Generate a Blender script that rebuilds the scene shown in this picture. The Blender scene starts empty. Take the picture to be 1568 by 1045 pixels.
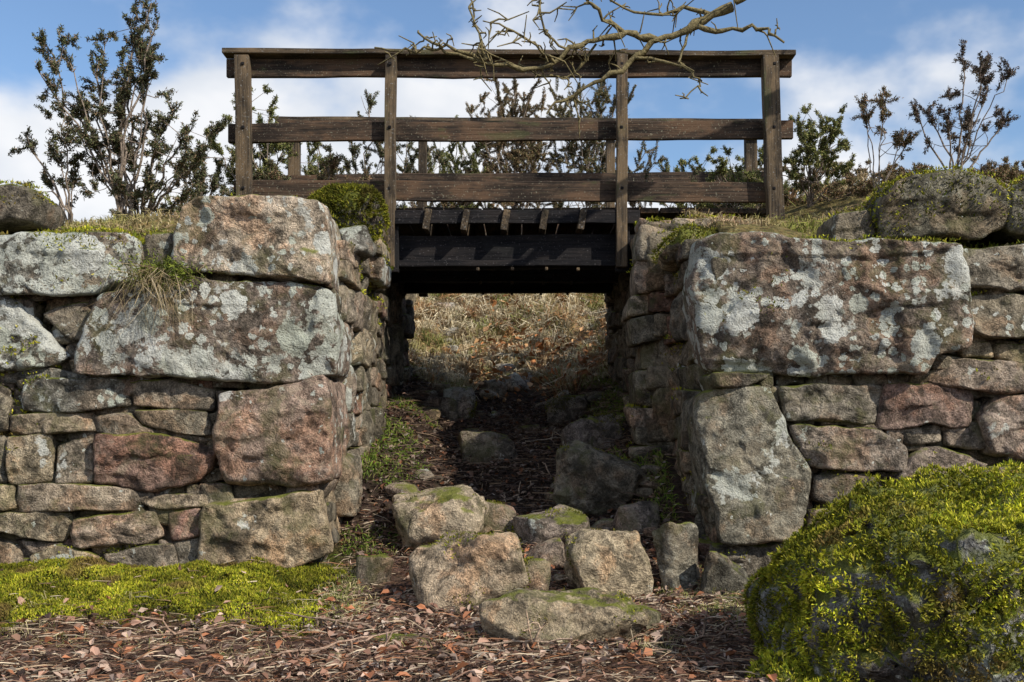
import bpy, bmesh, math, random
import numpy as np
from mathutils import Vector

random.seed(7); rng=np.random.default_rng(7)
scene=bpy.context.scene
scene.view_settings.view_transform='Standard'
scene.view_settings.look='None'
scene.view_settings.exposure=0

# ------------------------------------------------------------------ noise
TAB=rng.random(8192)*2-1
def vn(p,s,seed=0):
    q=np.asarray(p,float)*s+seed*17.31+1000.0
    i=np.floor(q).astype(np.int64); f=q-i; u=f*f*(3-2*f)
    r=np.zeros(len(q))
    for a in (0,1):
        wa=u[:,0] if a else 1-u[:,0]
        for b in (0,1):
            wb=u[:,1] if b else 1-u[:,1]
            for c in (0,1):
                wc=u[:,2] if c else 1-u[:,2]
                h=((i[:,0]+a)*73856093)^((i[:,1]+b)*19349663)^((i[:,2]+c)*83492791)
                r+=wa*wb*wc*TAB[h&8191]
    return r
def fbm(p,s,o=3,seed=0):
    r=0;a=1.0
    for k in range(o):
        r=r+a*vn(p,s*2.03**k,seed+k); a*=.5
    return r
def sm(x,a,b):
    t=np.clip((np.asarray(x,float)-a)/(b-a),0,1); return t*t*(3-2*t)

# ------------------------------------------------------------------ mesh util
def make_mesh(name,V,T,mat,attrs=None,smooth=True,parent=None):
    V=np.asarray(V,np.float32); T=np.asarray(T,np.int32)
    me=bpy.data.meshes.new(name)
    me.vertices.add(len(V)); me.vertices.foreach_set('co',V.ravel())
    me.loops.add(T.size); me.loops.foreach_set('vertex_index',T.ravel())
    me.polygons.add(len(T))
    me.polygons.foreach_set('loop_start',np.arange(0,T.size,3,dtype=np.int32))
    me.polygons.foreach_set('loop_total',np.full(len(T),3,np.int32))
    me.update(calc_edges=True)
    me.polygons.foreach_set('use_smooth',np.full(len(T),smooth))
    if attrs:
        for k,a in attrs.items():
            at=me.attributes.new(k,'FLOAT_COLOR','POINT')
            at.data.foreach_set('color',np.asarray(a,np.float32).ravel())
    me.materials.append(mat)
    ob=bpy.data.objects.new(name,me); scene.collection.objects.link(ob)
    if parent: ob.parent=parent
    return ob
class Acc:
    def __init__(s): s.V=[];s.T=[];s.A=[];s.n=0
    def add(s,V,T,A):
        s.V.append(V); s.T.append(np.asarray(T)+s.n); s.A.append(A); s.n+=len(V)
    def build(s,name,mat,smooth=True,parent=None):
        return make_mesh(name,np.vstack(s.V),np.vstack(s.T),mat,{'tint':np.vstack(s.A)},smooth,parent)

# ------------------------------------------------------------------ node util
def nmat(name):
    m=bpy.data.materials.new(name); m.use_nodes=True; m.node_tree.nodes.clear(); return m,m.node_tree
def nd(nt,t,props=None,ins=None):
    n=nt.nodes.new(t)
    for k,v in (props or {}).items(): setattr(n,k,v)
    for k,v in (ins or {}).items():
        s=n.inputs[k]
        if isinstance(v,bpy.types.NodeSocket): nt.links.new(v,s)
        else: s.default_value=v
    return n
def noi(nt,vec,sc,det=4,rough=.55,dist=0):
    return nd(nt,'ShaderNodeTexNoise',None,{'Vector':vec,'Scale':sc,'Detail':det,'Roughness':rough,'Distortion':dist}).outputs[0]
def mr(nt,v,a,b,c=0.,d=1.):
    return nd(nt,'ShaderNodeMapRange',{'interpolation_type':'SMOOTHSTEP'},{0:v,1:a,2:b,3:c,4:d}).outputs[0]
def mth(nt,op,a,b=0.):
    return nd(nt,'ShaderNodeMath',{'operation':op},{0:a,1:b}).outputs[0]
def mix(nt,f,a,b,bt='MIX'):
    n=nd(nt,'ShaderNodeMix',{'data_type':'RGBA','blend_type':bt})
    for i,v in ((0,f),(6,a),(7,b)):
        s=n.inputs[i]
        if isinstance(v,bpy.types.NodeSocket): nt.links.new(v,s)
        else: s.default_value=v if i==0 else (*v,1) if len(v)==3 else v
    return n.outputs[2]
def grey(nt,v):
    return nd(nt,'ShaderNodeCombineColor',None,{0:v,1:v,2:v}).outputs[0]
def finish(nt,col,rough=.9,bumpv=None,bd=.01,bs=1.,spec=.25,transl=None):
    b=nd(nt,'ShaderNodeBsdfPrincipled',None,{'Base Color':col,'Roughness':rough,'Specular IOR Level':spec})
    if bumpv is not None:
        bp=nd(nt,'ShaderNodeBump',None,{'Strength':bs,'Distance':bd,'Height':bumpv})
        nt.links.new(bp.outputs[0],b.inputs['Normal'])
    out=nd(nt,'ShaderNodeOutputMaterial')
    nt.links.new(b.outputs[0],out.inputs[0])

# stone: tint rgb = stone colour, alpha = lichen amount
def stone_mat(name,moss=0.0):
    m,nt=nmat(name)
    co=nd(nt,'ShaderNodeTexCoord').outputs['Object']
    at=nd(nt,'ShaderNodeAttribute',{'attribute_name':'tint'})
    lich=at.outputs['Alpha']
    n2=noi(nt,co,15,6,.74,.2); n3=noi(nt,co,120,2,.7)
    col=mix(nt,1.,at.outputs['Color'],grey(nt,mr(nt,n2,.33,.67,.42,1.7)),'MULTIPLY')
    al=nd(nt,'ShaderNodeTexNoise',None,{'Vector':co,'Scale':3.1,'Detail':5.,'Roughness':.7}).outputs[1]
    sa=nd(nt,'ShaderNodeSeparateColor',None,{0:al})
    col=mix(nt,mr(nt,sa.outputs[1],.49,.40,0,.5),col,mix(nt,1.,col,(1.30,.96,.76),'MULTIPLY'))
    col=mix(nt,1.,col,grey(nt,mr(nt,n3,.3,.7,.6,1.35)),'MULTIPLY')
    n4=noi(nt,co,4.3,5,.74,.6)
    col=mix(nt,mr(nt,n4,.50,.60,0,.68),col,(.040,.036,.028))
    col=mix(nt,mr(nt,n4,.47,.36,0,.5),col,(.38,.32,.23))
    col=mix(nt,mr(nt,sa.outputs[0],.52,.63,0,.5),col,(.125,.125,.05))
    # crustose lichen: blotches
    dn=nd(nt,'ShaderNodeTexNoise',None,{'Vector':co,'Scale':20.,'Detail':3.,'Roughness':.7})
    dco=nd(nt,'ShaderNodeMix',{'data_type':'VECTOR'},{0:.06,4:co,5:dn.outputs[1]}).outputs[1]
    fine=mr(nt,mth(nt,'ADD',mth(nt,'MULTIPLY',n2,.5),mth(nt,'MULTIPLY',n3,.5)),.40,.48,.45,1.)
    def blot(sc,k,a):
        v=nd(nt,'ShaderNodeTexVoronoi',None,{'Vector':dco,'Scale':sc})
        s=nd(nt,'ShaderNodeSeparateColor',None,{0:v.outputs['Color']})
        r=mth(nt,'SUBTRACT',mth(nt,'MULTIPLY',mth(nt,'MULTIPLY',s.outputs[0],lich),k),a)
        return mr(nt,mth(nt,'SUBTRACT',r,v.outputs['Distance']),-.01,.03),s.outputs[1]
    b1,c1=blot(6.8,1.05,.42); b2,c2=blot(21.,.95,.26)
    big=mr(nt,mth(nt,'ADD',sa.outputs[1],mth(nt,'MULTIPLY',lich,.09)),.645,.675)
    lf=mth(nt,'MAXIMUM',b1,mth(nt,'MAXIMUM',b2,mth(nt,'MULTIPLY',big,.8)))
    lf=mth(nt,'MULTIPLY',lf,fine)
    lcol=mix(nt,c1,(.66,.67,.62),(.46,.49,.41))
    col=mix(nt,mth(nt,'MULTIPLY',lf,.95),col,lcol)
    nz=nd(nt,'ShaderNodeSeparateXYZ',None,{0:nd(nt,'ShaderNodeNewGeometry').outputs['Normal']}).outputs[2]
    mf=mr(nt,mth(nt,'ADD',mth(nt,'MULTIPLY',nz,.40),mth(nt,'ADD',sa.outputs[2],moss)),.80,.92)
    mcol=mix(nt,n2,(.07,.10,.01),(.26,.27,.04))
    col=mix(nt,mth(nt,'MULTIPLY',mf,.85),col,mcol)
    h=mth(nt,'ADD',n2,mth(nt,'MULTIPLY',n3,.22))
    finish(nt,col,.92,h,.05,1.,.15)
    return m
M_STONE=stone_mat('stone'); M_ROCK=stone_mat('path_rock',-.04); M_MROCK=stone_mat('mossy_rock',.26)

def attr_mat(name,var=True,rough=.85,bump=None):
    m,nt=nmat(name)
    at=nd(nt,'ShaderNodeAttribute',{'attribute_name':'tint'})
    col=at.outputs['Color']; bv=None
    co=nd(nt,'ShaderNodeTexCoord').outputs['Object']
    if var:
        col=mix(nt,1.,col,grey(nt,mr(nt,noi(nt,co,60,2,.6),.3,.7,.6,1.4)),'MULTIPLY')
    if bump: bv=noi(nt,co,bump,3,.7)
    finish(nt,col,rough,bv,.01,.8,.2)
    return m
M_LEAF=attr_mat('dead_leaf',False,.7); M_GRASS=attr_mat('grass_blade',False); M_MOSS=attr_mat('moss_shoots',False)
M_GORSE=attr_mat('gorse_foliage',False); M_BARK=attr_mat('bark',True,.9,60)
m,nt=nmat('soil'); M_SOIL=m
at=nd(nt,'ShaderNodeAttribute',{'attribute_name':'tint'}); co=nd(nt,'ShaderNodeTexCoord').outputs['Object']
g1=noi(nt,co,11,6,.72)
c=mix(nt,1.,at.outputs['Color'],grey(nt,mr(nt,g1,.3,.7,.4,1.7)),'MULTIPLY')
v=nd(nt,'ShaderNodeTexVoronoi',None,{'Vector':co,'Scale':38.})
c=mix(nt,.4,c,mix(nt,1.,c,mix(nt,.6,v.outputs['Color'],(1.2,.9,.7)),'MULTIPLY'))
finish(nt,c,.95,mth(nt,'ADD',g1,mth(nt,'MULTIPLY',v.outputs['Distance'],.3)),.05,1.,.1)

def wood_mat(name,axis,ca,cb,cw):
    m,nt=nmat(name)
    co=nd(nt,'ShaderNodeTexCoord').outputs['Object']
    oi=nd(nt,'ShaderNodeObjectInfo').outputs['Random']
    off=nd(nt,'ShaderNodeCombineXYZ',None,{0:mth(nt,'MULTIPLY',oi,31.),1:mth(nt,'MULTIPLY',oi,17.),2:mth(nt,'MULTIPLY',oi,57.)}).outputs[0]
    s=[40,40,40]; s[axis]=1.2
    mp=nd(nt,'ShaderNodeVectorMath',{'operation':'MULTIPLY_ADD'},{0:co,1:tuple(s),2:off}).outputs[0]
    s2=[7,7,7]; s2[axis]=2.4
    mp2=nd(nt,'ShaderNodeVectorMath',{'operation':'MULTIPLY_ADD'},{0:co,1:tuple(s2),2:off}).outputs[0]
    g=noi(nt,mp,1.6,5,.7,.3); b=noi(nt,mp2,1.,5,.68)
    col=mix(nt,mr(nt,g,.35,.65),ca,cb)
    col=mix(nt,mr(nt,b,.50,.62,0,.6),col,cw)
    col=mix(nt,mr(nt,b,.49,.38,0,.75),col,(ca[0]*.55,ca[1]*.55,ca[2]*.6))
    sp=mr(nt,noi(nt,co,85,2,.5),.64,.70,0,.6)
    col=mix(nt,sp,col,tuple(min(.3,q*4+.05) for q in cb))
    col=mix(nt,mr(nt,noi(nt,mp2,.9,5,.7,.5),.58,.67,0,.5),col,(.075,.085,.035) if ca[0]>.02 else (.02,.02,.02))
    finish(nt,col,.8,g,.010,.9,.2)
    return m
W=[wood_mat('weathered_wood_%s'%'xyz'[a],a,(.026,.020,.016),(.09,.060,.041),(.15,.088,.052)) for a in range(3)]
WP=[wood_mat('post_wood_%s'%'xyz'[a],a,(.038,.030,.022),(.13,.095,.060),(.20,.14,.082)) for a in range(3)]
WD=[wood_mat('tarred_wood_%s'%'xyz'[a],a,(.006,.006,.008),(.018,.016,.017),(.026,.021,.02)) for a in range(3)]

# ------------------------------------------------------------------ terrain
PY=[-50,4,4.5,5.5,6,7,8,9,10,11,12,13,14,15,25,60,300,900]
PZ=[0,0,0,.05,.2,.45,.7,.88,1.05,1.38,1.88,2.45,2.85,3.05,3.6,5,12,30]
BY=[5.8,6.1,8,10,12,15,25,60,300,900]
BZ=[1.93,1.96,2.40,2.6,2.9,3.1,3.6,5,12,30]
def H(x,y,det=True):
    x=np.asarray(x,float); y=np.asarray(y,float); ax=np.abs(x)
    path=np.interp(y,PY,PZ)+.26*sm(ax,.40,.95)*sm(y,6,6.8)*(1-sm(y,10,11))
    front=.16*sm(y,4.5,5.6)*sm(-x,.7,1.3)+.08*sm(y,5,5.7)*sm(x,.9,1.4)
    bank=np.interp(y,BY,BZ)+sm(x,1.5,3.6)*np.interp(y,[6,8,10,12,40],[0,.1,.42,.6,.6])-.05*sm(-x,2,3.5)
    p=np.stack([x,y,0*x],1)
    bank=bank+.07*vn(p,.9,3)+.035*vn(p,3,4)
    w0=np.interp(y,[9.9,10.4],[1.14,.7]); w1=np.interp(y,[9.9,10.6,13],[1.26,2.3,3.2])
    sx=np.clip((ax-w0)/(w1-w0),0,1); sx=sx*sx*(3-2*sx)
    b=sm(y,6.1,6.25)*sx
    lo=front+(path-front)*(1-sm(ax,.95,1.35))
    lo2=np.where(y<6.3,lo,path)
    z=lo2+(bank-lo2)*b
    z=z+(.13*vn(p,1.3,31)+.08*vn(p,3.1,32))*sm(y,10.3,11)*(1-sm(y,14,16))
    if det: z=z+.022*vn(p,2.3,1)+.016*vn(p,7,2)+.008*vn(p,19,5)
    return z
def axis(fine0,fine1,st,far):
    a=list(np.arange(fine0,fine1,st)); s=st
    v=a[-1]
    while v<far: s*=1.35; v+=s; a.append(v)
    v=a[0]; s=st; l=[]
    while v>-far: s*=1.35; v-=s; l.append(v)
    return np.array(l[::-1]+a)
gx=axis(-4.5,4.5,.035,700); gy=axis(2.6,14.5,.04,700)
X,Y=np.meshgrid(gx,gy); x=X.ravel(); y=Y.ravel(); z=H(x,y)
nx=len(gx); ny=len(gy)
i=(np.arange(ny-1)[:,None]*nx+np.arange(nx-1)[None]).ravel()
T=np.vstack([np.stack([i,i+1,i+nx+1],1),np.stack([i,i+nx+1,i+nx],1)])
p=np.stack([x,y,0*x],1)
def mossmask(x,y):
    p=np.stack([x,y,0*x],1)
    return sm(-x,.80,1.05)*sm(y+.28*vn(p,2.3,9)+.14*vn(p,7,4),4.72,4.98)*(1-sm(y,6,6.2))*(x>-9)
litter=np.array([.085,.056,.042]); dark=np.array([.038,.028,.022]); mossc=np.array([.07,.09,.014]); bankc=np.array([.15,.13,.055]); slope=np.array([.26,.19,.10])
def lerp(a,b,t): return a+(b-a)*t[:,None]
col=np.tile(litter,(len(x),1))
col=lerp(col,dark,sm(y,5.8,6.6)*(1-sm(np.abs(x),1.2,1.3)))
col=lerp(col,slope,sm(y+.4*vn(p,1.5,3),10.4,11.0))
col=lerp(col,mossc,mossmask(x,y))
col=lerp(col,bankc,sm(y,6.1,6.2)*sm(np.abs(x),1.15,1.25))
col=lerp(col,np.array([.10,.11,.05]),sm(np.hypot(x,y-7),14,30))
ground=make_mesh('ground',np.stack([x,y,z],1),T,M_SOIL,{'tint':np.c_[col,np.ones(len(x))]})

# ------------------------------------------------------------------ stones
def chaikin(P,t):
    Q=np.roll(P,-1,0); return np.stack([P*(1-t)+Q*t,P*t+Q*(1-t)],1).reshape(-1,2)
def stone(A,poly,frame,front,depth,tint,lich,seed,er=.018,amp=1.,res=.015,grow=.006):
    P=np.array(poly,float)
    ar=.5*np.sum(P[:,0]*np.roll(P[:,1],-1)-np.roll(P[:,0],-1)*P[:,1])
    if ar<0: P=P[::-1]
    size=math.sqrt(abs(ar))
    c=P.mean(0); P=c+(P-c)*(1+grow/max(size*.5,.03))
    P=chaikin(P,.08); P=chaikin(P,.22)
    Q=np.vstack([P,P[:1]]); L=np.r_[0,np.cumsum(np.linalg.norm(np.diff(Q,axis=0),axis=1))]
    n=int(np.clip(L[-1]/res,28,300)); t=np.linspace(0,L[-1],n,endpoint=False)
    P=np.stack([np.interp(t,L,Q[:,0]),np.interp(t,L,Q[:,1])],1)
    c=P.mean(0); R=np.linalg.norm(P-c,axis=1)
    m=int(np.clip(size*.6/res,6,38))
    er=min(er,size*.2)
    s=(np.arange(1,m+1)/m)**.85
    r=random.Random(seed); tx,ty=r.uniform(-.1,.1),r.uniform(-.10,.12)
    rings=[]; 
    for sj in s:
        uv=c+(P-c)*sj; d=(1-sj)*R
        q=np.clip(1-d/er,0,1); dep=front-er*(1-np.sqrt(np.clip(1-q*q,0,1)))
        rel=uv-c
        rings.append(np.c_[uv,dep+tx*rel[:,0]-ty*rel[:,1]])
    rel=P-c; k=max(3,int(depth/(res*2)))
    for j in range(1,k+1):
        f=j/k; uv=c+(P-c)*(1-.05*f)
        rings.append(np.c_[uv,(front-er+tx*rel[:,0]-ty*rel[:,1])*(1-f)+(front-depth)*f])
    rings.append(np.c_[c+(P-c)*.4,np.full(n,front-depth)])
    loc=np.vstack([[[c[0],c[1],front]]]+rings)
    O,U,V,N=[np.array(a,float) for a in frame]
    W3=O+loc[:,:1]*U+loc[:,1:2]*V+loc[:,2:]*N
    a=amp*min(1.,.35+size*1.6)
    ws=W3+seed*3.7
    uv=loc[:,:2]-c; fac=np.full(len(loc),9.)
    for q in range(5):
        th=r.uniform(0,6.283); g=r.uniform(.08,.36); off=r.uniform(.3,.85)*size*.5
        fac=np.minimum(fac,-(uv@np.array([math.cos(th),math.sin(th)])-off)*g)
    fac=np.minimum(fac,0)*.9
    dn=.014*fbm(ws,2.6,2,1)+.010*np.abs(fbm(ws,8,2,5))+.009*fbm(ws,19,3,7)
    st=fbm(ws,2.6,3,11); dn+=.011*np.tanh(st*11)
    st=fbm(ws*np.array([.6,.6,2.2]),3.4,2,15); dn+=.008*np.tanh(st*12)
    lat=np.stack([fbm(ws,7,3,k2) for k2 in (21,31,41)],1)*.017
    W3=W3+(dn*a+fac*min(1,size*2.5))[:,None]*N+lat*a
    nr=len(rings); T=[]
    j=np.arange(n); j2=(j+1)%n
    T.append(np.stack([0*j,1+j,1+j2],1))
    for q in range(nr-1):
        b0=1+q*n; b1=b0+n
        T.append(np.stack([b0+j,b1+j,b1+j2],1)); T.append(np.stack([b0+j,b1+j2,b0+j2],1))
    T.append(np.stack([0*j+1+(nr-1)*n,1+(nr-1)*n+j2,1+(nr-1)*n+j],1)[1:-1])
    tint=np.array(tint)*[1.08,1.08,1.05]
    A.add(W3,np.vstack(T),np.tile([*tint,lich],(len(W3),1)))
PAL=[(.25,.21,.165),(.22,.19,.145),(.28,.225,.165),(.21,.185,.15),(.25,.20,.16),(.20,.175,.135),(.32,.265,.19)]
RED=(.26,.165,.13); PINK=(.34,.265,.205); GREY=(.19,.18,.155); TAN=(.34,.275,.185); DK=(.15,.13,.105)
def rows(A,u0,u1,vb,vt,frame,front,depth,seed,hmin=.10,hmax=.26,wmin=.14,wmax=.5,dim=1.,lich=.25):
    r=random.Random(seed); v=vb; k=0
    while v<vt-.03:
        h=min(r.uniform(hmin,hmax),vt-v+.04); u=u0-r.uniform(0,.1)
        wob=lambda a,vv:vv+.03*math.sin(a*2.3+vv*3)+.015*math.sin(a*6.1+vv*5)
        while u<u1:
            w=r.uniform(wmin,wmax)*(.7+h*1.8); w=min(w,u1+.05-u) if u1-u<wmax else w
            if w<.07: break
            g=.004; j=lambda:r.uniform(-.026,.026)
            def blk(a,b,c_,d_,s):
                pl=[(a+g+j(),wob(a,c_)+g+j()*.5),((a+b)/2,wob((a+b)/2,c_)+g+j()*.5),(b-g+j(),wob(b,c_)+g+j()*.5),(b-g+j(),wob(b,d_)-g+j()*.5),((a+b)/2+j(),wob((a+b)/2,d_)-g+j()*.5),(a+g+j(),wob(a,d_)-g+j()*.5)]
                t=np.array(r.choice(PAL if r.random()>.12 else [RED,PINK]))*r.uniform(.75,1.15)*dim
                stone(A,pl,frame,front+r.uniform(-.045,.045),depth,t,lich*r.uniform(0,2),s,.014,res=.02)
            if h>.17 and r.random()<.3:
                blk(u,u+w,v,v+h*.5,seed*1000+k); k+=1; blk(u,u+w,v+h*.5,v+h,seed*1000+k)
            else: blk(u,u+w,v,v+h,seed*1000+k)
            k+=1; u+=w
        v+=h

# the wall elevations below are survey drawings: 1 unit = 3.45 mm, datum 784/654 = centre line / 0.9 m level
SU=.00345
def dr(pts,s=SU): return [((a-784)*s,.9+(654-b)*s) for a,b in pts]
YW=5.8
FR=((0,YW,0),(1,0,0),(0,0,1),(0,-1,0))
LW=[ # poly, front offset, depth, tint, lichen
([(278,314),(305,303),(400,305),(490,306),(500,335),(503,436),(430,426),(340,420),(264,408),(270,350)],.07,.62,(.40,.33,.26),.85),
([(0,362),(100,353),(195,352),(214,372),(204,430),(150,449),(60,450),(-60,452),(-60,360)],.03,.4,GREY,1.35),
([(-60,455),(0,452),(30,465),(50,492),(102,545),(75,562),(0,572),(-60,570)],.02,.4,GREY,1.25),
([(58,478),(90,464),(128,460),(142,482),(132,520),(104,522)],-.02,.3,DK,.4),
([(160,452),(240,440),(300,430),(440,434),(503,446),(514,510),(512,572),(440,586),(330,582),(230,576),(130,572),(124,552)],.08,.70,(.19,.155,.13),1.08),
([(38,590),(100,580),(192,580),(198,600),(194,622),(120,632),(36,630)],.02,.35,GREY,.9),
([(200,585),(260,584),(322,592),(320,626),(250,626),(204,620)],.02,.35,PAL[0],.3),
([(334,604),(380,600),(436,590),(502,578),(510,640),(508,735),(450,744),(400,742),(342,740),(328,690),(334,640)],.07,.66,(.28,.205,.165),.6),
([(18,636),(80,632),(140,632),(146,660),(80,664),(18,662)],.02,.3,PAL[2],.3),
([(-60,600),(-10,596),(14,612),(14,660),(-60,664)],.02,.3,PAL[1],.3),
([(148,636),(200,632),(216,652),(318,672),(300,680),(210,668),(148,660)],.0,.3,PAL[3],.3),
([(205,629),(318,630),(322,668),(270,664),(218,648)],.02,.3,PAL[5],.3),
([(146,664),(230,664),(300,676),(326,690),(318,712),(290,742),(236,754),(180,746),(144,736)],.04,.4,(.23,.15,.12),.15),
([(83,682),(142,668),(143,738),(86,742)],.01,.3,PAL[0],.6),
([(14,668),(78,668),(80,738),(14,742)],.02,.3,PAL[6],.4),
([(-60,668),(8,670),(8,742),(-60,742)],.01,.3,PAL[3],.4),
([(-60,748),(18,744),(24,782),(-60,786)],.02,.3,TAN,.3),
([(28,744),(120,742),(200,746),(232,760),(200,782),(110,782),(30,782)],.03,.35,(.32,.26,.2),.5),
([(204,764),(260,756),(312,756),(314,776),(240,780)],.01,.3,PAL[2],.3),
([(318,770),(400,764),(440,756),(492,752),(498,800),(504,846),(430,874),(370,870),(312,866),(306,800)],.08,.62,(.32,.25,.17),.25),
([(-60,790),(0,786),(100,786),(112,806),(96,828),(0,814),(-60,812)],.03,.35,PAL[6],.5),
([(112,794),(170,786),(236,786),(248,824),(180,836),(118,838)],.04,.35,PINK,.2),
([(252,782),(306,778),(302,822),(262,826)],.01,.3,(.26,.17,.14),.2),
([(-60,822),(28,834),(42,914),(-60,925)],.03,.35,PAL[2],.5),
([(50,852),(84,834),(150,848),(156,886),(110,902),(62,916),(44,900)],.05,.35,TAN,.6),
([(160,846),(210,838),(264,830),(274,880),(180,892)],.03,.35,PAL[0],.3),
([(264,830),(304,826),(308,868),(276,880)],.0,.3,PAL[3],.3),
([(28,826),(98,832),(80,838),(48,850)],.0,.3,PAL[4],.3),
([(-60,275),(0,276),(30,282),(42,302),(30,330),(-60,336)],-.1,.4,DK,.3),
([(215,355),(262,352),(262,405),(222,415)],-.05,.35,DK,.5),
([(150,452),(158,500),(140,540),(128,520),(142,482),(130,458)],-.04,.3,DK,.3),
([(60,560),(130,574),(200,578),(40,588),(0,584),(0,575)],.0,.3,GREY,.6),
]
RW=[
([(1074,362),(1100,352),(1180,360),(1270,376),(1360,374),(1452,378),(1466,430),(1474,500),(1470,536),(1420,546),(1408,573),(1300,574),(1180,574),(1088,568),(1072,500),(1064,430)],.09,.62,(.205,.165,.135),1.0),
([(1356,300),(1380,274),(1412,262),(1470,258),(1522,262),(1546,300),(1542,346),(1500,362),(1420,360),(1358,360)],.0,.6,(.15,.14,.11),.5),
([(1548,292),(1580,270),(1680,280),(1680,370),(1600,366),(1546,350)],.0,.5,(.15,.14,.11),.3),
([(1464,382),(1540,374),(1680,376),(1680,440),(1560,444),(1470,438)],.02,.4,PAL[3],.6),
([(1476,450),(1560,448),(1680,448),(1680,524),(1560,520),(1486,516)],.03,.4,PAL[1],.8),
([(1480,524),(1520,524),(1524,548),(1478,544)],.0,.3,TAN,.2),
([(1530,526),(1680,530),(1680,560),(1560,552),(1530,548)],.0,.3,TAN,.2),
([(1428,546),(1480,548),(1560,556),(1680,574),(1680,604),(1520,602),(1412,582)],.04,.4,(.26,.21,.17),.3),
([(1086,598),(1130,592),(1184,592),(1196,640),(1204,670),(1242,714),(1236,760),(1214,826),(1150,830),(1098,826),(1078,720),(1068,640),(1072,612)],.08,.62,(.19,.175,.14),.5),
([(1092,572),(1180,574),(1140,592),(1094,594)],.02,.4,DK,.3),
([(1194,592),(1270,590),(1350,588),(1346,620),(1340,648),(1260,646),(1202,645)],.03,.35,PAL[3],.15),
([(1354,586),(1420,588),(1492,598),(1486,652),(1420,652),(1346,656)],.03,.35,(.21,.15,.125),.15),
([(1210,654),(1280,652),(1344,654),(1386,690),(1382,720),(1320,722),(1250,720),(1222,690)],.04,.4,(.24,.20,.165),.5),
([(1388,658),(1440,652),(1442,676),(1392,682)],.0,.3,PAL[0],.2),
([(1446,654),(1490,654),(1492,688),(1450,680)],.0,.3,PAL[4],.2),
([(1366,732),(1400,694),(1432,684),(1480,698),(1512,710),(1490,744),(1440,762),(1380,752)],.05,.4,(.25,.2,.165),.2),
([(1494,640),(1530,610),(1600,604),(1680,608),(1680,706),(1560,704),(1510,694)],.05,.4,(.29,.23,.19),.5),
([(1248,728),(1330,724),(1348,738),(1362,768),(1290,776),(1246,766)],.02,.35,DK,.2),
([(1238,780),(1290,780),(1330,780),(1352,820),(1300,836),(1236,834)],.03,.35,PAL[1],.2),
([(1358,772),(1430,766),(1474,790),(1440,820),(1364,812)],.02,.35,DK,.2),
([(1480,752),(1510,716),(1590,712),(1680,714),(1680,776),(1560,772)],.03,.35,PAL[0],.3),
([(1090,832),(1150,834),(1212,832),(1236,880),(1180,896),(1100,900),(1084,860)],.04,.45,DK,.3),
([(1240,842),(1320,840),(1350,880),(1260,892)],.03,.35,PAL[3],.3),
([(1288,322),(1340,316),(1356,350),(1340,370),(1290,366)],-.12,.35,DK,.3),
]
def build_wall(lst,side):
    A=Acc()
    for k,(pl,fo,dp,ti,li) in enumerate(lst):
        stone(A,dr(pl),FR,fo,dp,ti,li,300*side+k,.02,1.,.014)
    a,b=(-2.95,-1.02) if side==1 else (1.1,3.05)
    rows(A,a,b,-.05,1.84,FR,-.06,.3,40+side,.07,.14,.10,.24,.7,.4)
    if side==1: rows(A,-6.5,-2.93,-.1,1.95,FR,.02,.35,51,.14,.34,.2,.6,.95,.6)
    else: rows(A,3.1,6.5,-.1,2.0,FR,.02,.35,52,.14,.34,.2,.6,.95,.6)
    return A
AL=build_wall(LW,1); AR=build_wall(RW,2)
# passage faces
FL=((-.95,0,0),(0,1,0),(0,0,1),(1,0,0))
rows(AL,6.30,7.3,.1,1.98,FL,.0,.35,61,.16,.40,.2,.55,1.1,.5)
rows(AL,7.2,10.3,.3,2.25,FL,.0,.35,66,.12,.34,.15,.5,.75,.15)
FRt=((1.02,0,0),(0,-1,0),(0,0,1),(-1,0,0))
rows(AR,-7.3,-6.3,.1,1.95,FRt,.0,.35,62,.12,.32,.15,.5,.8,.15)
FRt2=((.90,0,0),(0,-1,0),(0,0,1),(-1,0,0))
rows(AR,-10.3,-7.1,.15,2.25,FRt2,.0,.4,63,.10,.28,.15,.45,.75,.15)
FP=((0,7.12,0),(1,0,0),(0,0,1),(0,-1,0))
rows(AR,.86,1.45,.4,2.22,FP,.0,.4,64,.10,.26,.2,.4,1.25,.2)
FP2=((0,7.25,0),(1,0,0),(0,0,1),(0,-1,0))
rows(AL,-1.5,-.93,1.9,2.22,FP2,.0,.5,65,.12,.22,.2,.4,1.0,.5)
wallL=AL.build('dry_stone_wall',M_STONE); wallR=AR.build('dry_stone_wall',M_STONE)
def box(name,b,mat,parent,col=(.03,.026,.02,1)):
    x0,x1,y0,y1,z0,z1=b
    V=np.array([[a,bb,c] for a in (x0,x1) for bb in (y0,y1) for c in (z0,z1)])
    Q=[(0,1,3,2),(4,6,7,5),(0,4,5,1),(2,3,7,6),(0,2,6,4),(1,5,7,3)]
    T=[t for q in Q for t in ((q[0],q[1],q[2]),(q[0],q[2],q[3]))]
    return make_mesh(name,V,T,mat,{'tint':np.tile(col,(8,1))},False,parent)
for s,par in ((-1,wallL),(1,wallR)):
    a,b=sorted((s*6.5,s*1.12)); box('earth_core',(a,b,6.0,6.3,-.3,1.80),M_SOIL,par)
    a,b=sorted((s*1.12,s*1.3)); box('passage_core',(a,b,6.31,7.3,-.3,1.80),M_SOIL,par)
    box('passage_core',(a,b,7.301,10.25,-.3,2.1),M_SOIL,par)

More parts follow.
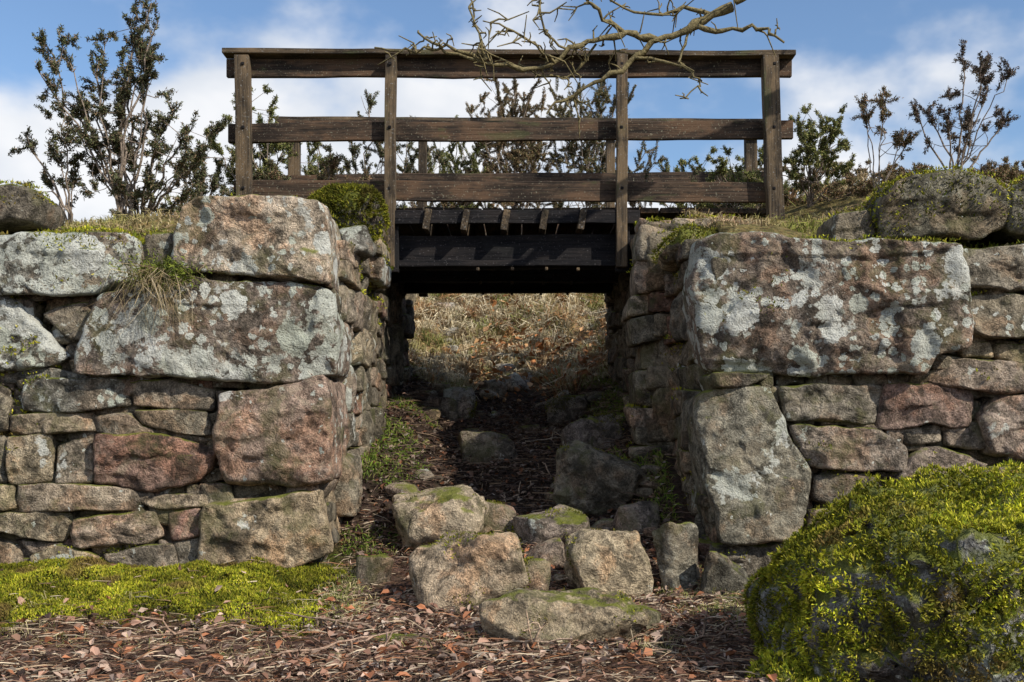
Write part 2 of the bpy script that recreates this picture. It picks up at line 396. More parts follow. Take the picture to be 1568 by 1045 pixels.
# ------------------------------------------------------------------ loose rocks
def rock(name,c,dims,seed,mat,tint,lich=.2,rot=0,vox=.016,flat=.6,tilt=0,npts=15,amp=1.):
    r=random.Random(seed); bm=bmesh.new()
    for _ in range(npts):
        v=Vector((r.gauss(0,1),r.gauss(0,1),r.gauss(0,1))).normalized()
        v=Vector([math.copysign(abs(a)**flat,a) for a in v])
        bm.verts.new((v.x*dims[0]/2,v.y*dims[1]/2,v.z*dims[2]/2))
    bmesh.ops.convex_hull(bm,input=bm.verts)
    bmesh.ops.delete(bm,geom=[v for v in bm.verts if not v.link_faces],context='VERTS')
    me=bpy.data.meshes.new('t'); bm.to_mesh(me); bm.free()
    o=bpy.data.objects.new('t',me); scene.collection.objects.link(o)
    md=o.modifiers.new('r','REMESH'); md.mode='VOXEL'; md.voxel_size=vox
    m2=o.modifiers.new('s','SMOOTH'); m2.iterations=1
    dg=bpy.context.evaluated_depsgraph_get(); ev=o.evaluated_get(dg); me2=ev.to_mesh()
    me2.calc_loop_triangles()
    V=np.zeros(len(me2.vertices)*3); me2.vertices.foreach_get('co',V); V=V.reshape(-1,3)
    T=np.zeros(len(me2.loop_triangles)*3,np.int32); me2.loop_triangles.foreach_get('vertices',T); T=T.reshape(-1,3)
    ev.to_mesh_clear(); bpy.data.objects.remove(o)
    ext=V.max(0)-V.min(0); V=(V-(V.max(0)+V.min(0))/2)*np.array(dims)/ext
    ca,sa=math.cos(tilt),math.sin(tilt); V=np.stack([V[:,0]*ca-V[:,2]*sa,V[:,1],V[:,0]*sa+V[:,2]*ca],1)
    ca,sa=math.cos(rot),math.sin(rot); V=np.stack([V[:,0]*ca-V[:,1]*sa,V[:,0]*sa+V[:,1]*ca,V[:,2]],1)
    V=V+np.array(c); ws=V+seed
    sz=min(1,max(dims)/.5)*amp
    V=V+np.stack([.020*fbm(ws,5,3,1+k*9)+.008*fbm(ws,22,3,4+k*9)+.010*np.tanh(fbm(ws,4,2,50+k)*9) for k in range(3)],1)*sz
    return make_mesh(name,V,T,mat,{'tint':np.tile([*tint,lich],(len(V),1))},True),V,T
ROCKT=(.38,.31,.22)
MOSSY=[]
def prock(px0,px1,py0,py1,D,seed,tint=ROCKT,dfac=.8,rot=0,tilt=0,lich=.15,mat=None,flat=.5,npts=14):
    s=D/1681; x0=(px0-784)*s; x1=(px1-784)*s
    z0=.9+(654-py1)*s; z1=.9+(654-py0)*s; w=x1-x0
    zb=float(H([(x0+x1)/2],[D+w*dfac/2])[0])
    z0=min(z0,zb)-.06
    MOSSY.append(rock('rock',((x0+x1)/2,D+w*dfac*.45,(z0+z1)/2),(w,w*dfac,z1-z0),seed,mat or M_ROCK,tint,lich,rot,.013,flat,tilt,npts)[1:])
prock(596,750,752,838,6.0,11,ROCKT,.75,tilt=.12)
prock(700,792,765,812,6.3,12,(.30,.23,.19),.7,tilt=-.15)
prock(628,806,822,932,5.15,13,(.38,.30,.21),.6,tilt=.16)
prock(735,990,914,992,4.5,14,(.31,.25,.17),.5,tilt=-.04)
prock(866,1002,814,904,5.4,15,(.38,.31,.21),.7,tilt=-.10)
prock(768,850,862,922,5.3,16,(.32,.25,.18),.8,tilt=.25)
prock(836,1000,695,775,6.5,17,(.15,.13,.10),.6,tilt=-.30)
prock(790,905,780,822,6.1,18,(.27,.22,.18),.8,tilt=.08)
prock(1006,1070,800,882,5.55,19,(.24,.22,.17),.8,lich=.5,tilt=.15)
prock(585,640,742,790,6.5,20,(.30,.23,.18),.9)
prock(900,1015,940,990,4.75,21,(.20,.18,.12),.7)
prock(940,1010,765,810,6.2,22,(.22,.18,.15),.8)
prock(680,728,590,624,9.4,23,(.34,.32,.29),.8,lich=.6)
prock(766,812,580,604,10.6,24,(.34,.32,.29),.8,lich=.6)
prock(600,655,672,706,7.9,25,(.40,.31,.19),.8)
prock(540,640,980,1000,4.5,26,(.18,.14,.11),.6)
prock(1075,1180,850,905,5.45,27,(.15,.14,.11),.5)
prock(540,600,850,880,5.6,28,(.2,.16,.12),.7)
prock(860,960,640,690,7.6,29,(.17,.14,.12),.7,tilt=.2)
prock(700,790,660,690,7.8,30,(.18,.15,.12),.7)
prock(640,700,605,640,9.0,31,(.2,.17,.14),.7)
prock(840,900,605,640,9.2,32,(.2,.17,.14),.7)
prock(735,800,560,590,11.2,34,(.28,.24,.20),.7)
prock(860,930,905,935,5.1,36,(.30,.24,.17),.7)
prock(800,870,830,862,5.8,37,(.28,.22,.17),.7,tilt=.2)
rr=random.Random(5)
for k in range(56):
    yy=rr.uniform(6.2,11.6); xx=rr.choice([-1,1])*rr.uniform(.05,.85) if yy>8.5 else rr.choice([-1,1,1])*rr.uniform(.25,.88)
    w=rr.uniform(.07,.26); zz=float(H([xx],[yy])[0])
    rock('rock',(xx,yy,zz+.0),(w,w*rr.uniform(.6,1),w*rr.uniform(.35,.6)),100+k,M_ROCK,np.array(rr.choice(PAL))*rr.uniform(.6,1.),.2,rr.uniform(0,3),.02,.55,rr.uniform(-.3,.3),12)
for k in range(52):
    yy=rr.uniform(4.2,6.2); xx=rr.uniform(-.75,1.05)
    w=rr.uniform(.03,.12); zz=float(H([xx],[yy])[0])
    rock('rock',(xx,yy,zz+.0),(w,w*rr.uniform(.6,1),w*rr.uniform(.4,.7)),200+k,M_ROCK,np.array(ROCKT)*rr.uniform(.5,1),.1,rr.uniform(0,3),.011,.6,0,9)
b1=rock('boulder',(-1.02,6.85,2.20),(.46,.5,.36),301,M_MROCK,(.15,.14,.12),.3,0,.016,.8,0,30)
b2=rock('boulder',(-.93,6.60,2.0),(.24,.36,.20),302,M_ROCK,GREY,.8,0,.016)
b3=rock('boulder',(1.13,6.8,1.98),(.42,.5,.2),303,M_MROCK,TAN,.3,0,.016)

# ------------------------------------------------------------------ blades
def unit(v): return v/np.maximum(np.linalg.norm(v,axis=1,keepdims=True),1e-6)
def blades(P,Nr,L,Wd,spread,colr,droop=0.):
    n=len(P); d=unit(Nr+rng.normal(size=(n,3))*spread)
    s=unit(np.cross(d,rng.normal(size=(n,3))))*(Wd/2)[:,None]
    mid=P+d*(L*.55)[:,None]; tip=P+d*L[:,None]+np.c_[rng.normal(size=(n,2))*(L*droop)[:,None]*.6,-L*droop]
    V=np.stack([P-s,P+s,mid-s*.75,mid+s*.75,tip],1).reshape(-1,3)
    b=(np.arange(n)*5)[:,None]
    T=np.stack([b+[0,1,3],b+[0,3,2],b+[2,3,4]],1).reshape(-1,3)
    C=np.repeat(np.c_[colr,np.ones(n)],5,0)
    C=C.reshape(n,5,4); C[:,0:2,:3]*=.6; C=C.reshape(-1,4)
    return V,T,C
def palette(n,cols,w=None,v=.25):
    c=np.array(cols)[rng.choice(len(cols),n,p=w)]
    return c*rng.uniform(1-v,1+v,(n,1))
def up(n): return np.tile([0,0,1.],(n,1))
def scatter(V,T,n):
    a,b,cc=V[T[:,0]],V[T[:,1]],V[T[:,2]]; nn=np.cross(b-a,cc-a); ar=np.linalg.norm(nn,axis=1); nn=nn/np.maximum(ar,1e-9)[:,None]
    f=rng.choice(len(T),n,p=ar/ar.sum()); r1=np.sqrt(rng.random(n)); r2=rng.random(n)
    return (1-r1)[:,None]*a[f]+(r1*(1-r2))[:,None]*b[f]+(r1*r2)[:,None]*cc[f],nn[f]
MC=[(.36,.37,.02),(.50,.47,.04),(.18,.23,.016),(.52,.45,.07)]
def mosscol(P,seed=3):
    cl=.5+.5*fbm(P,14,2,seed); big=sm(fbm(P,3.4,3,seed+3),-.5,.5)
    c=palette(len(P),MC,[.4,.26,.24,.1],.3)*(.35+.95*cl)[:,None]*(.6+.6*big)[:,None]
    br=sm(fbm(P,4.2,2,seed+9),.4,.75)[:,None]
    return c*(1-br*.7)+np.array([.20,.12,.05])*br*.7,cl

# leaf litter
def leaves(x,y,size,cols,z=None,tiltamt=.5):
    n=len(x); 
    if z is None: z=H(x,y)+rng.uniform(.002,.03,n)
    a=rng.uniform(0,2*np.pi,n)
    f=unit(np.c_[np.cos(a),np.sin(a),rng.normal(0,tiltamt,n)*.6]); 
    s=unit(np.cross(unit(up(n)+rng.normal(size=(n,3))*tiltamt*.5),f)); nn=np.cross(f,s)
    c=np.c_[x,y,z]; L=(size/2)[:,None]; Wd=(size*rng.uniform(.12,.36,n))[:,None]; cu=(size*rng.uniform(-.05,.42,n))[:,None]
    tw=(size*rng.normal(0,.12,n))[:,None]
    V=np.stack([c-f*L,c-f*L*.4+s*Wd+nn*cu,c+f*L*.4+s*Wd*.8+nn*(cu+tw),c+f*L+nn*cu*.6,c+f*L*.4-s*Wd*.9+nn*(cu-tw),c-f*L*.4-s*Wd+nn*cu*.8],1).reshape(-1,3)
    b=(np.arange(n)*6)[:,None]
    T=np.stack([b+[0,2,1],b+[0,3,2],b+[0,4,3],b+[0,5,4]],1).reshape(-1,3)
    return V,T,np.repeat(np.c_[cols,np.ones(n)],6,0)
LC=[(.36,.22,.16),(.44,.32,.25),(.24,.13,.09),(.12,.07,.05),(.38,.16,.08),(.56,.46,.38),(.17,.11,.08),(.08,.05,.04),(.10,.065,.05)]
A=Acc()
n=34000
x=rng.uniform(-3.3,2.6,n); y=rng.uniform(3.4,6.3,n); p=np.c_[x,y,0*x]
k=(rng.random(n)>mossmask(x,y)*.97)&(~((np.abs(x)>1.1)&(y>5.8)))&(rng.random(n)<.5+.9*fbm(p,2.0,2,33)); x,y,p=x[k],y[k],p[k]
sh=sm(fbm(p,1.4,2,35),-.6,.5)[:,None]
A.add(*leaves(x,y,.008+.045*rng.random(len(x))**1.9,palette(len(x),LC,None,.35)*(.4+.6*sh),None,.8))
n=1900; x=rng.uniform(-3.1,2.6,n); y=rng.uniform(3.4,6.,n); k=(~((np.abs(x)>1.1)&(y>5.7)))&(rng.random(n)>mossmask(x,y)*.85); x,y=x[k],y[k]
A.add(*leaves(x,y,rng.uniform(.035,.06,len(x)),palette(len(x),[LC[0],LC[1],LC[4],LC[2]]),H(x,y)+rng.uniform(.015,.04,len(x)),.9))
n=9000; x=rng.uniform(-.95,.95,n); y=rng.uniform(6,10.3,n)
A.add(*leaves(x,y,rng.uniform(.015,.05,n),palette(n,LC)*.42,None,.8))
n=5000; x=rng.uniform(-3,3,n); y=rng.uniform(10.2,14,n); p=np.c_[x,y,0*x]; k=vn(p,1.3,71)>0; x,y=x[k],y[k]; n=len(x)
z=H(x,y)+rng.uniform(0,.2,n)
A.add(*leaves(x,y,rng.uniform(.03,.10,n),palette(n,[(.46,.20,.08),(.50,.30,.15),(.30,.14,.06)]),z,1.3))
A.build('leaf_litter',M_LEAF,False)
A=Acc(); n=34000; x=rng.uniform(-3.3,2.6,n); y=rng.uniform(3.4,6.4,n); k=(rng.random(n)>mossmask(x,y)*.93)&~((np.abs(x)>1.0)&(y>5.75)); x,y=x[k],y[k]; n=len(x)
a=rng.uniform(0,6.3,n)
V,T,C=blades(np.c_[x,y,H(x,y)+rng.uniform(.01,.04,n)],np.c_[np.cos(a),np.sin(a),rng.normal(0,.15,n)],rng.uniform(.03,.20,n)*rng.uniform(.3,1,n),rng.uniform(.002,.006,n),.05,palette(n,[(.44,.33,.22),(.22,.13,.09),(.12,.07,.05),(.56,.46,.33),(.30,.15,.08),(.10,.065,.05)]),.08)
A.add(V,T,C)
n=5000; x=rng.uniform(-.9,.9,n); y=rng.uniform(6.2,10.3,n); a=rng.uniform(0,6.3,n)
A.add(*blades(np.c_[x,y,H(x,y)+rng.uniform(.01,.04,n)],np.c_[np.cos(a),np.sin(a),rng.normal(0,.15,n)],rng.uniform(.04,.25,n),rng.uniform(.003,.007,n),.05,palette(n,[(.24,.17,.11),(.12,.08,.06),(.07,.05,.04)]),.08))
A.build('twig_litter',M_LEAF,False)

# moss carpet at the wall foot
A=Acc(); n=150000; x=rng.uniform(-3.4,-.75,n); y=rng.uniform(4.4,5.85,n); k=rng.random(n)<mossmask(x,y); x,y=x[k],y[k]; n=len(x)
p=np.c_[x,y,0*x]; hum=.5+.5*fbm(p,7,2,8)
z=H(x,y)+hum*.07
g,_=mosscol(p,8); g=g*(.45+.8*hum)[:,None]*.9
A.add(*blades(np.c_[x,y,z-.015],up(n),rng.uniform(.008,.022,n),rng.uniform(.004,.009,n),.8,g))
A.build('moss_carpet',M_MOSS,False)
# moss cushions on the wall heads and ledges
A=Acc()
for acc,sgn in ((AL,-1),(AR,1)):
    V=np.vstack(acc.V); T=np.vstack(acc.T)
    cen=V[T].mean(1); nn=np.cross(V[T[:,1]]-V[T[:,0]],V[T[:,2]]-V[T[:,0]]); nn/=np.maximum(np.linalg.norm(nn,axis=1,keepdims=True),1e-9)
    rb_=(cen[:,0]>1.9)&(cen[:,2]>1.92)
    k=((nn[:,2]>.25)|(rb_&(nn[:,2]>-.3)))&(np.abs(cen[:,0])<3.4)&(cen[:,1]<8)
    P,N_=scatter(V,T[k],150000)
    head=sm(P[:,2],1.7,1.95)+sm(-P[:,2],-.25,-.05)*.6
    m=fbm(P,3.5,3,4)+.75*head+.25*N_[:,2]+((P[:,0]>1.9)&(P[:,2]>1.92))*(.15+.35*sm(P[:,2],1.95,2.15)+.25*sm(P[:,0],2.45,2.7))
    if sgn<0: m=m-.9*sm(P[:,0],-1.95,-1.85)*(1-sm(P[:,1],6.25,6.4))
    k=m>.60; P,N_=P[k],N_[k]; g,cl=mosscol(P,5)
    A.add(*blades(P+N_*(cl*.030-.004)[:,None],N_+[0,0,.3],rng.uniform(.008,.024,len(P)),rng.uniform(.005,.010,len(P)),.7,g*.85))
for (ob,V,T),n_ in ((b1,30000),(b3,6000)):
    P,N_=scatter(V,T,n_); k=(fbm(P,4,2,2)*.6+N_[:,2]>-.05); P,N_=P[k],N_[k]; g,cl=mosscol(P,5)
    A.add(*blades(P+N_*(cl*.04)[:,None],N_,rng.uniform(.01,.028,len(P)),rng.uniform(.004,.008,len(P)),.7,g*.55))
for V,T in MOSSY:
    P,N_=scatter(V,T,3200); k=(fbm(P,5,3,2)+N_[:,2]*.2>.62); P,N_=P[k],N_[k]
    if len(P)==0: continue
    g,cl=mosscol(P,5); A.add(*blades(P+N_*.004,N_+[0,0,.3],rng.uniform(.006,.018,len(P)),rng.uniform(.003,.007,len(P)),.7,g*.6))
A.build('wall_moss',M_MOSS,False)
# grass tufts
def tuftpts(cx,cy,nt_,per,rad):
    i=rng.integers(0,nt_,nt_*per); tx=cx(nt_); ty=cy(nt_)
    return tx[i]+rng.normal(0,rad,len(i)),ty[i]+rng.normal(0,rad,len(i))
A=Acc()
GC=[(.16,.19,.04),(.30,.28,.10),(.48,.41,.22),(.10,.13,.03)]
x,y=tuftpts(lambda k:np.r_[rng.normal(-.82,.07,k//2),rng.normal(1.0,.10,k-k//2)],lambda k:rng.uniform(4.9,5.85,k),60,90,.035)
n=len(x); A.add(*blades(np.c_[x,y,H(x,y)],up(n),rng.uniform(.02,.09,n),rng.uniform(.003,.005,n),.7,palette(n,GC,[.25,.25,.35,.15]),.4))
x,y=tuftpts(lambda k:rng.uniform(-3,2.3,k),lambda k:rng.uniform(4.3,5.3,k),44,40,.05)
n=len(x); A.add(*blades(np.c_[x,y,H(x,y)],up(n),rng.uniform(.03,.12,n),rng.uniform(.002,.004,n),1.0,palette(n,GC,[.1,.25,.6,.05]),.5))
n=16000; s=rng.choice([-1,1],n); x=s*(.95-np.abs(rng.normal(0,.19,n))); y=rng.uniform(6.0,10.5,n); p=np.c_[x,y,0*x]; k=vn(p,2.2,6)>-.05; x,y=x[k],y[k]; n=len(x)
A.add(*blades(np.c_[x,y,H(x,y)],up(n),rng.uniform(.02,.10,n),rng.uniform(.004,.008,n),.8,palette(n,[(.10,.16,.02),(.17,.24,.03),(.22,.20,.07)]),.4))
n=90000; x=rng.uniform(-4.2,4.2,n); y=6.0+np.abs(rng.normal(0,1.6,n)); k=((np.abs(x)>1.15)&(y<12)); x,y=x[k],y[k]
p=np.c_[x,y,0*x]; k=rng.random(len(x))<.45+.6*vn(p,1.7,3); x,y=x[k],y[k]; n=len(x); p=np.c_[x,y,0*x]
mixv=sm(vn(p,1.1,12)+.15*(x>0),-.3,.4)[:,None]
g=palette(n,[(.24,.26,.05),(.16,.19,.03),(.32,.30,.09)])*(1-mixv)+palette(n,[(.50,.40,.24),(.40,.28,.17),(.26,.17,.10)])*mixv
A.add(*blades(np.c_[x,y,H(x,y)-.01],up(n),rng.uniform(.02,.12,n),rng.uniform(.004,.008,n),.8,g,.35))
n=26000; x=np.r_[rng.uniform(-3.3,-1.1,n//2),rng.uniform(1.1,3.3,n//2)]; y=rng.uniform(5.9,6.35,n); p=np.c_[x,y,0*x]; k=rng.random(n)<.5+.9*vn(p,3,2); x,y,p=x[k],y[k],p[k]; n=len(x)
A.add(*blades(np.c_[x,y,np.maximum(H(x,y),1.88)-.02],up(n)+np.c_[0*x,-.5+0*x,0*x],rng.uniform(.02,.09,n),rng.uniform(.004,.008,n),.8,palette(n,[(.20,.26,.03),(.34,.37,.05),(.42,.34,.18),(.12,.16,.02)]),.5))
A.build('bank_grass',M_GRASS,False)
# straw tussocks, bracken and bramble on the slope behind
A=Acc(); nt_=1500; per=46
tx=rng.normal(0,1.4,nt_); ty=rng.uniform(10.2,14.5,nt_); k=(np.abs(tx)<4.5)&~((np.abs(tx)<.45)&(ty<10.9)); tx,ty=tx[k],ty[k]; nt_=len(tx)
TC=np.array([(.70,.60,.40),(.76,.68,.50),(.52,.40,.24),(.50,.28,.13),(.24,.26,.08),(.40,.36,.16),(.30,.18,.10)])
tc_=TC[rng.choice(len(TC),nt_,p=[.24,.16,.16,.12,.14,.1,.08])]*rng.uniform(.6,1.2,(nt_,1)); tl=rng.uniform(.10,.32,nt_)
i=rng.integers(0,nt_,nt_*per); n=len(i); a=rng.uniform(0,6.283,n); r_=np.abs(rng.normal(0,.5,n))
x=tx[i]+np.cos(a)*r_*tl[i]*.5; y=ty[i]+np.sin(a)*r_*tl[i]*.5
A.add(*blades(np.c_[x,y,H(x,y)-.01],np.c_[np.cos(a)*r_,np.sin(a)*r_-.35,np.full(n,.9)],tl[i]*rng.uniform(.5,1.2,n),rng.uniform(.005,.011,n),.25,tc_[i]*rng.uniform(.7,1.25,(n,1)),.5))
A.build('dead_bracken',M_GRASS,False)
for k in range(18):
    yy=rr.uniform(10.3,12.8); xx=rr.uniform(-.9,.9); w=rr.uniform(.12,.34)
    rock('rock',(xx,yy,float(H([xx],[yy])[0])+.04),(w,w*.8,w*.6),400+k,M_ROCK,(.36,.34,.30),.5,rr.uniform(0,3),.02,.6,0,12)
# dry tuft hanging on the left wall
A=Acc(); n=260; b=np.array([-1.86,5.70,1.68])+rng.normal(size=(n,3))*[.07,.03,.03]
A.add(*blades(b,np.tile([.2,-.6,-.35],(n,1)),rng.uniform(.08,.34,n),rng.uniform(.002,.0035,n),.45,palette(n,[(.46,.37,.24),(.3,.22,.12),(.2,.16,.07)]),.5))
n=1800; b=np.array([-1.82,5.70,1.69])+rng.normal(size=(n,3))*[.09,.03,.04]
A.add(*blades(b,np.tile([0,-.7,.5],(n,1)),rng.uniform(.012,.04,n),rng.uniform(.004,.007,n),.7,palette(n,[(.18,.22,.03),(.11,.14,.03)]),.2))
A.build('grass_tuft',M_GRASS,False)

# ------------------------------------------------------------------ moss boulder
def mossy(name,c,dims,seed,n,thr,rot=0,npts=60,flat=.8,tint=(.24,.24,.23)):
    ob,V,T=rock(name,c,dims,seed,M_MROCK,tint,.6,rot,.022,flat,0,npts,2.8)
    P,N_=scatter(V,T,n)
    m=fbm(P,2.6,3,seed)+N_[:,2]*.3; k=(m>thr)&(P[:,2]>-.05); P,N_=P[k],N_[k]; n=len(P)
    col,cl=mosscol(P,3); c2=.5+.5*fbm(P,6.5,2,44)
    A=Acc(); A.add(*blades(P+N_*(cl*.035+c2*.06-.02)[:,None],N_+np.array([0,0,.2]),rng.uniform(.008,.024,n),rng.uniform(.003,.008,n),.7,col*(.65+.6*c2)[:,None]))
    A.build('moss',M_MOSS,False,ob)
    return ob
mossy('mossy_boulder',(1.82,4.10,.12),(1.70,1.3,1.16),77,260000,-.74)
mossy('mossy_boulder',(1.02,3.82,-.05),(.30,.3,.2),78,9000,-.8)

# ------------------------------------------------------------------ footbridge
bridge=bpy.data.objects.new('wooden_footbridge',None); scene.collection.objects.link(bridge)
def board(name,x0,x1,y0,y1,z0,z1,mats,rot=(0,0,0)):
    dx,dy,dz=x1-x0,y1-y0,z1-z0; ax=int(np.argmax([dx,dy,dz]))
    bm=bmesh.new(); bmesh.ops.create_cube(bm,size=1)
    bmesh.ops.scale(bm,vec=(dx,dy,dz),verts=bm.verts)
    L=[dx,dy,dz][ax]; cuts=max(2,int(L/.12))
    es=[e for e in bm.edges if abs((e.verts[0].co-e.verts[1].co)[ax])>L*.9]
    bmesh.ops.subdivide_edges(bm,edges=es,cuts=cuts,use_grid_fill=True)
    cs=np.array([v.co[:] for v in bm.verts]); o=np.array([(x0+x1)/2,(y0+y1)/2,(z0+z1)/2])
    d=np.stack([vn(cs+o*3,4,1+k)*.005+vn(cs+o*3,1.3,9+k)*.006*(L>.6) for k in range(3)],1); d[:,ax]*=.5
    for v,dd in zip(bm.verts,d): v.co+=Vector(dd)
    me=bpy.data.meshes.new(name); bm.to_mesh(me); bm.free(); me.materials.append(mats[ax])
    ob=bpy.data.objects.new(name,me); ob.location=o; ob.rotation_euler=rot; ob.parent=bridge
    scene.collection.objects.link(ob)
    bv=ob.modifiers.new('b','BEVEL'); bv.width=.005; bv.segments=2; bv.limit_method='ANGLE'
    return ob
def railing(y,back,posts,x0,x1,tag):
    ya,yb=(y+.047,y+.09) if not back else (y-.09,y-.047)
    board('handrail_'+tag,x0,x1,y-.035,y+.10 if not back else y+.03,3.602,3.640,WP,(0,.004,0))
    board('top_rail_'+tag,x0+.01,x1-.01,ya,yb,3.465,3.597,W)
    board('middle_rail_'+tag,x0+.02,x1-.0,ya,yb,3.00,3.135,W,(0,-.006,0))
    board('bottom_rail_'+tag,x0+.06,x1-.17,ya,yb,2.555,2.70,W,(0,.003,0))
    for k,(px,w,zb,lean) in enumerate(posts):
        board('post_%s_%d'%(tag,k+1),px-w/2,px+w/2,y-.045,y+.043,zb,3.597,WP,(0,lean,0))
        for zz in (3.53,3.07,2.63):
            board('bolt_%s_%d'%(tag,k),px-.011,px+.011,y-.054,y-.03,zz-.011,zz+.011,WD)
railing(7.99,False,[(-1.95,.105,2.3,-.01),(-.885,.078,2.06,.012),(.795,.078,2.06,.004),(1.90,.115,2.3,-.035)],-2.10,2.06,'front')
railing(9.75,True,[(-1.93,.10,2.3,0),(-.79,.075,2.06,0),(.87,.075,2.06,0),(2.12,.10,2.3,0)],-2.1,2.3,'rear')
for k in range(27):
    xa=-1.95+k*.145
    board('deck_board_%d'%(k+1),xa,xa+.135,8.09,9.64,2.475,2.515,W)
board('fascia_front',-.93,.93,7.955,7.995,2.375,2.472,WD)
board('fascia_rear',-.93,.93,9.70,9.74,2.375,2.472,WD)
for k,xx in enumerate([-.62,-.335,-.05,.235,.51]):
    board('cross_bearer_%d'%(k+1),xx-.024,xx+.024,7.925,9.72,2.325,2.475,WP,(0,.18,0))
for k,yy in enumerate((8.08,8.82,9.52)):
    board('main_beam_%d'%(k+1),-1.15,1.15,yy,yy+.12,2.07,2.315,WD)
board('beam_flange',-1.1,1.1,8.02,8.08,2.075,2.12,WD)
board('hanger_left',-.93,-.83,7.995,8.06,2.03,2.38,WD)
board('hanger_right',.76,.86,7.995,8.06,2.03,2.38,WD)
for k,yy in enumerate((8.03,8.80,9.50)):
    for q,xx in enumerate((-.25,0,.25,.48)):
        board('bolt_%d_%d'%(k,q),xx-.012,xx+.012,yy-.012,yy+.03,2.045,2.068,WP)

# ------------------------------------------------------------------ tubes
def tube(A,pts,rad,col,sides=5):
    pts=np.asarray(pts,float); n=len(pts)
    t=np.gradient(pts,axis=0); t=unit(t)
    ref=np.tile([.31,.85,.42],(n,1)); a=unit(np.cross(t,ref)); b=np.cross(t,a)
    ang=np.arange(sides)*2*np.pi/sides
    V=(pts[:,None]+(a[:,None]*np.cos(ang)[None,:,None]+b[:,None]*np.sin(ang)[None,:,None])*np.asarray(rad)[:,None,None]).reshape(-1,3)
    j=np.arange(sides); j2=(j+1)%sides; T=[]
    for k in range(n-1):
        T.append(np.stack([k*sides+j,k*sides+j2,(k+1)*sides+j2],1)); T.append(np.stack([k*sides+j,(k+1)*sides+j2,(k+1)*sides+j],1))
    A.add(V,np.vstack(T),np.tile([*col,1],(len(V),1)))
def smooth_line(P,step):
    P=np.asarray(P,float); Q=np.vstack([2*P[0]-P[1],P,2*P[-1]-P[-2]]); out=[]
    for i in range(1,len(Q)-2):
        L=np.linalg.norm(Q[i+1]-Q[i]); k=max(2,int(L/step))
        for t in np.arange(k)/k:
            out.append(.5*((2*Q[i])+(-Q[i-1]+Q[i+1])*t+(2*Q[i-1]-5*Q[i]+4*Q[i+1]-Q[i+2])*t*t+(-Q[i-1]+3*Q[i]-3*Q[i+1]+Q[i+2])*t**3))
    out.append(Q[-2]); return np.array(out)

# ------------------------------------------------------------------ gorse bushes
def bush(name,base,tips,seed,leafc,dens=1.,stemc=(.26,.21,.17),cl=.10,rs=.010,side=3):
    r=np.random.default_rng(seed); A=Acc(); LP=[];LN=[];LL=[]
    base=np.array(base,float)
    def foliage(p,d,L):
        d=d/np.linalg.norm(d); e=p+d*L+r.normal(size=3)*L*.12
        tube(A,[p,(p+e)/2+r.normal(size=3)*L*.06,e],[.0035,.003,.0018],np.array(stemc)*.8,3)
        m=int(L*900*dens); t=r.uniform(.1,1.05,m)[:,None]
        LP.append(p+(e-p)*t+r.normal(size=(m,3))*.008); LN.append(np.tile(d*.5,(m,1))+r.normal(size=(m,3))*.75)
        LL.append(np.full(m,r.uniform(.6,1.35)))
    for tp in tips:
        tp=np.array(tp,float); v=tp-base; L=np.linalg.norm(v)
        hor=np.array([v[0],v[1],0]); 
        c1=base+np.array([0,0,v[2]*.35])+hor*.18+r.normal(size=3)*L*.04
        c2=base+np.array([0,0,v[2]*.7])+hor*.68+r.normal(size=3)*L*.05
        t=np.linspace(0,1,12)[:,None]
        P=(1-t)**3*base+3*(1-t)**2*t*c1+3*(1-t)*t*t*c2+t**3*tp
        P[1:-1]+=r.normal(size=(10,3))*L*.012
        tube(A,P,np.linspace(rs,.0035,12)*(.7+.6*r.random()),stemc,5)
        for _ in range(int(r.integers(8,13))):
            d=(P[-1]-P[-4]); d=d/np.linalg.norm(d)+r.normal(size=3)*.7+np.array([0,0,.25])
            q=P[-1]+(P[-4]-P[-1])*r.random()*.9
            foliage(q,d,cl*r.uniform(.4,1.15))
        for _ in range(side):
            k=int(r.integers(4,11)); q=P[k]; d=unit(r.normal(size=(1,3)))[0]*.9+np.array([0,0,.6]); l2=cl*r.uniform(.8,2.4)
            e=q+d/np.linalg.norm(d)*l2; tube(A,[q,(q+e)/2+r.normal(size=3)*.012,e],[.004,.003,.002],stemc,3)
            if r.random()<.75:
                for _ in range(4): foliage(e,d+r.normal(size=3)*.7,cl*r.uniform(.3,.75))
    ob=A.build(name,M_BARK,True)
    P=np.vstack(LP); N_=np.vstack(LN); n=len(P)
    B=Acc(); cc=palette(n,leafc,None,.35)*np.concatenate(LL)[:,None]
    B.add(*blades(P,N_,rng.uniform(.010,.026,n),rng.uniform(.005,.009,n),.15,cc)); B.build('foliage',M_GORSE,False,ob)
    return ob
def sp(u,v,D,r=None):
    s=D/1681; return ((u-784)*s,D+(random.uniform(-.3,.3)),.9+(654-v)*s)
def gb(u,D): 
    x=(u-784)*D/1681; return (x,D,float(H([x],[D])[0])-.03)
DG=[(.10,.115,.055),(.14,.15,.07),(.08,.085,.045),(.21,.15,.09)]
BG=[(.26,.17,.10),(.17,.15,.07),(.32,.21,.13),(.14,.14,.06)]
YG=[(.24,.25,.08),(.18,.20,.06),(.30,.26,.12),(.13,.16,.05)]
D=7.3
bush('gorse_bush',gb(190,D),[sp(u,v,D) for u,v in [(75,70),(108,62),(135,95),(80,120),(205,15),(238,12),(262,55),(225,60),(185,80),(155,95),(250,95),(215,120),(120,150),(75,155),(240,130),(200,160)]],1,DG,1.3,side=5)
bush('gorse_bush',gb(215,D+.3),[sp(u,v,D) for u,v in [(262,165),(320,180),(290,195),(225,205),(180,225),(265,235),(160,265),(240,285),(300,250),(200,290),(175,200),(280,290),(325,240)]],2,DG,1.2,side=4)
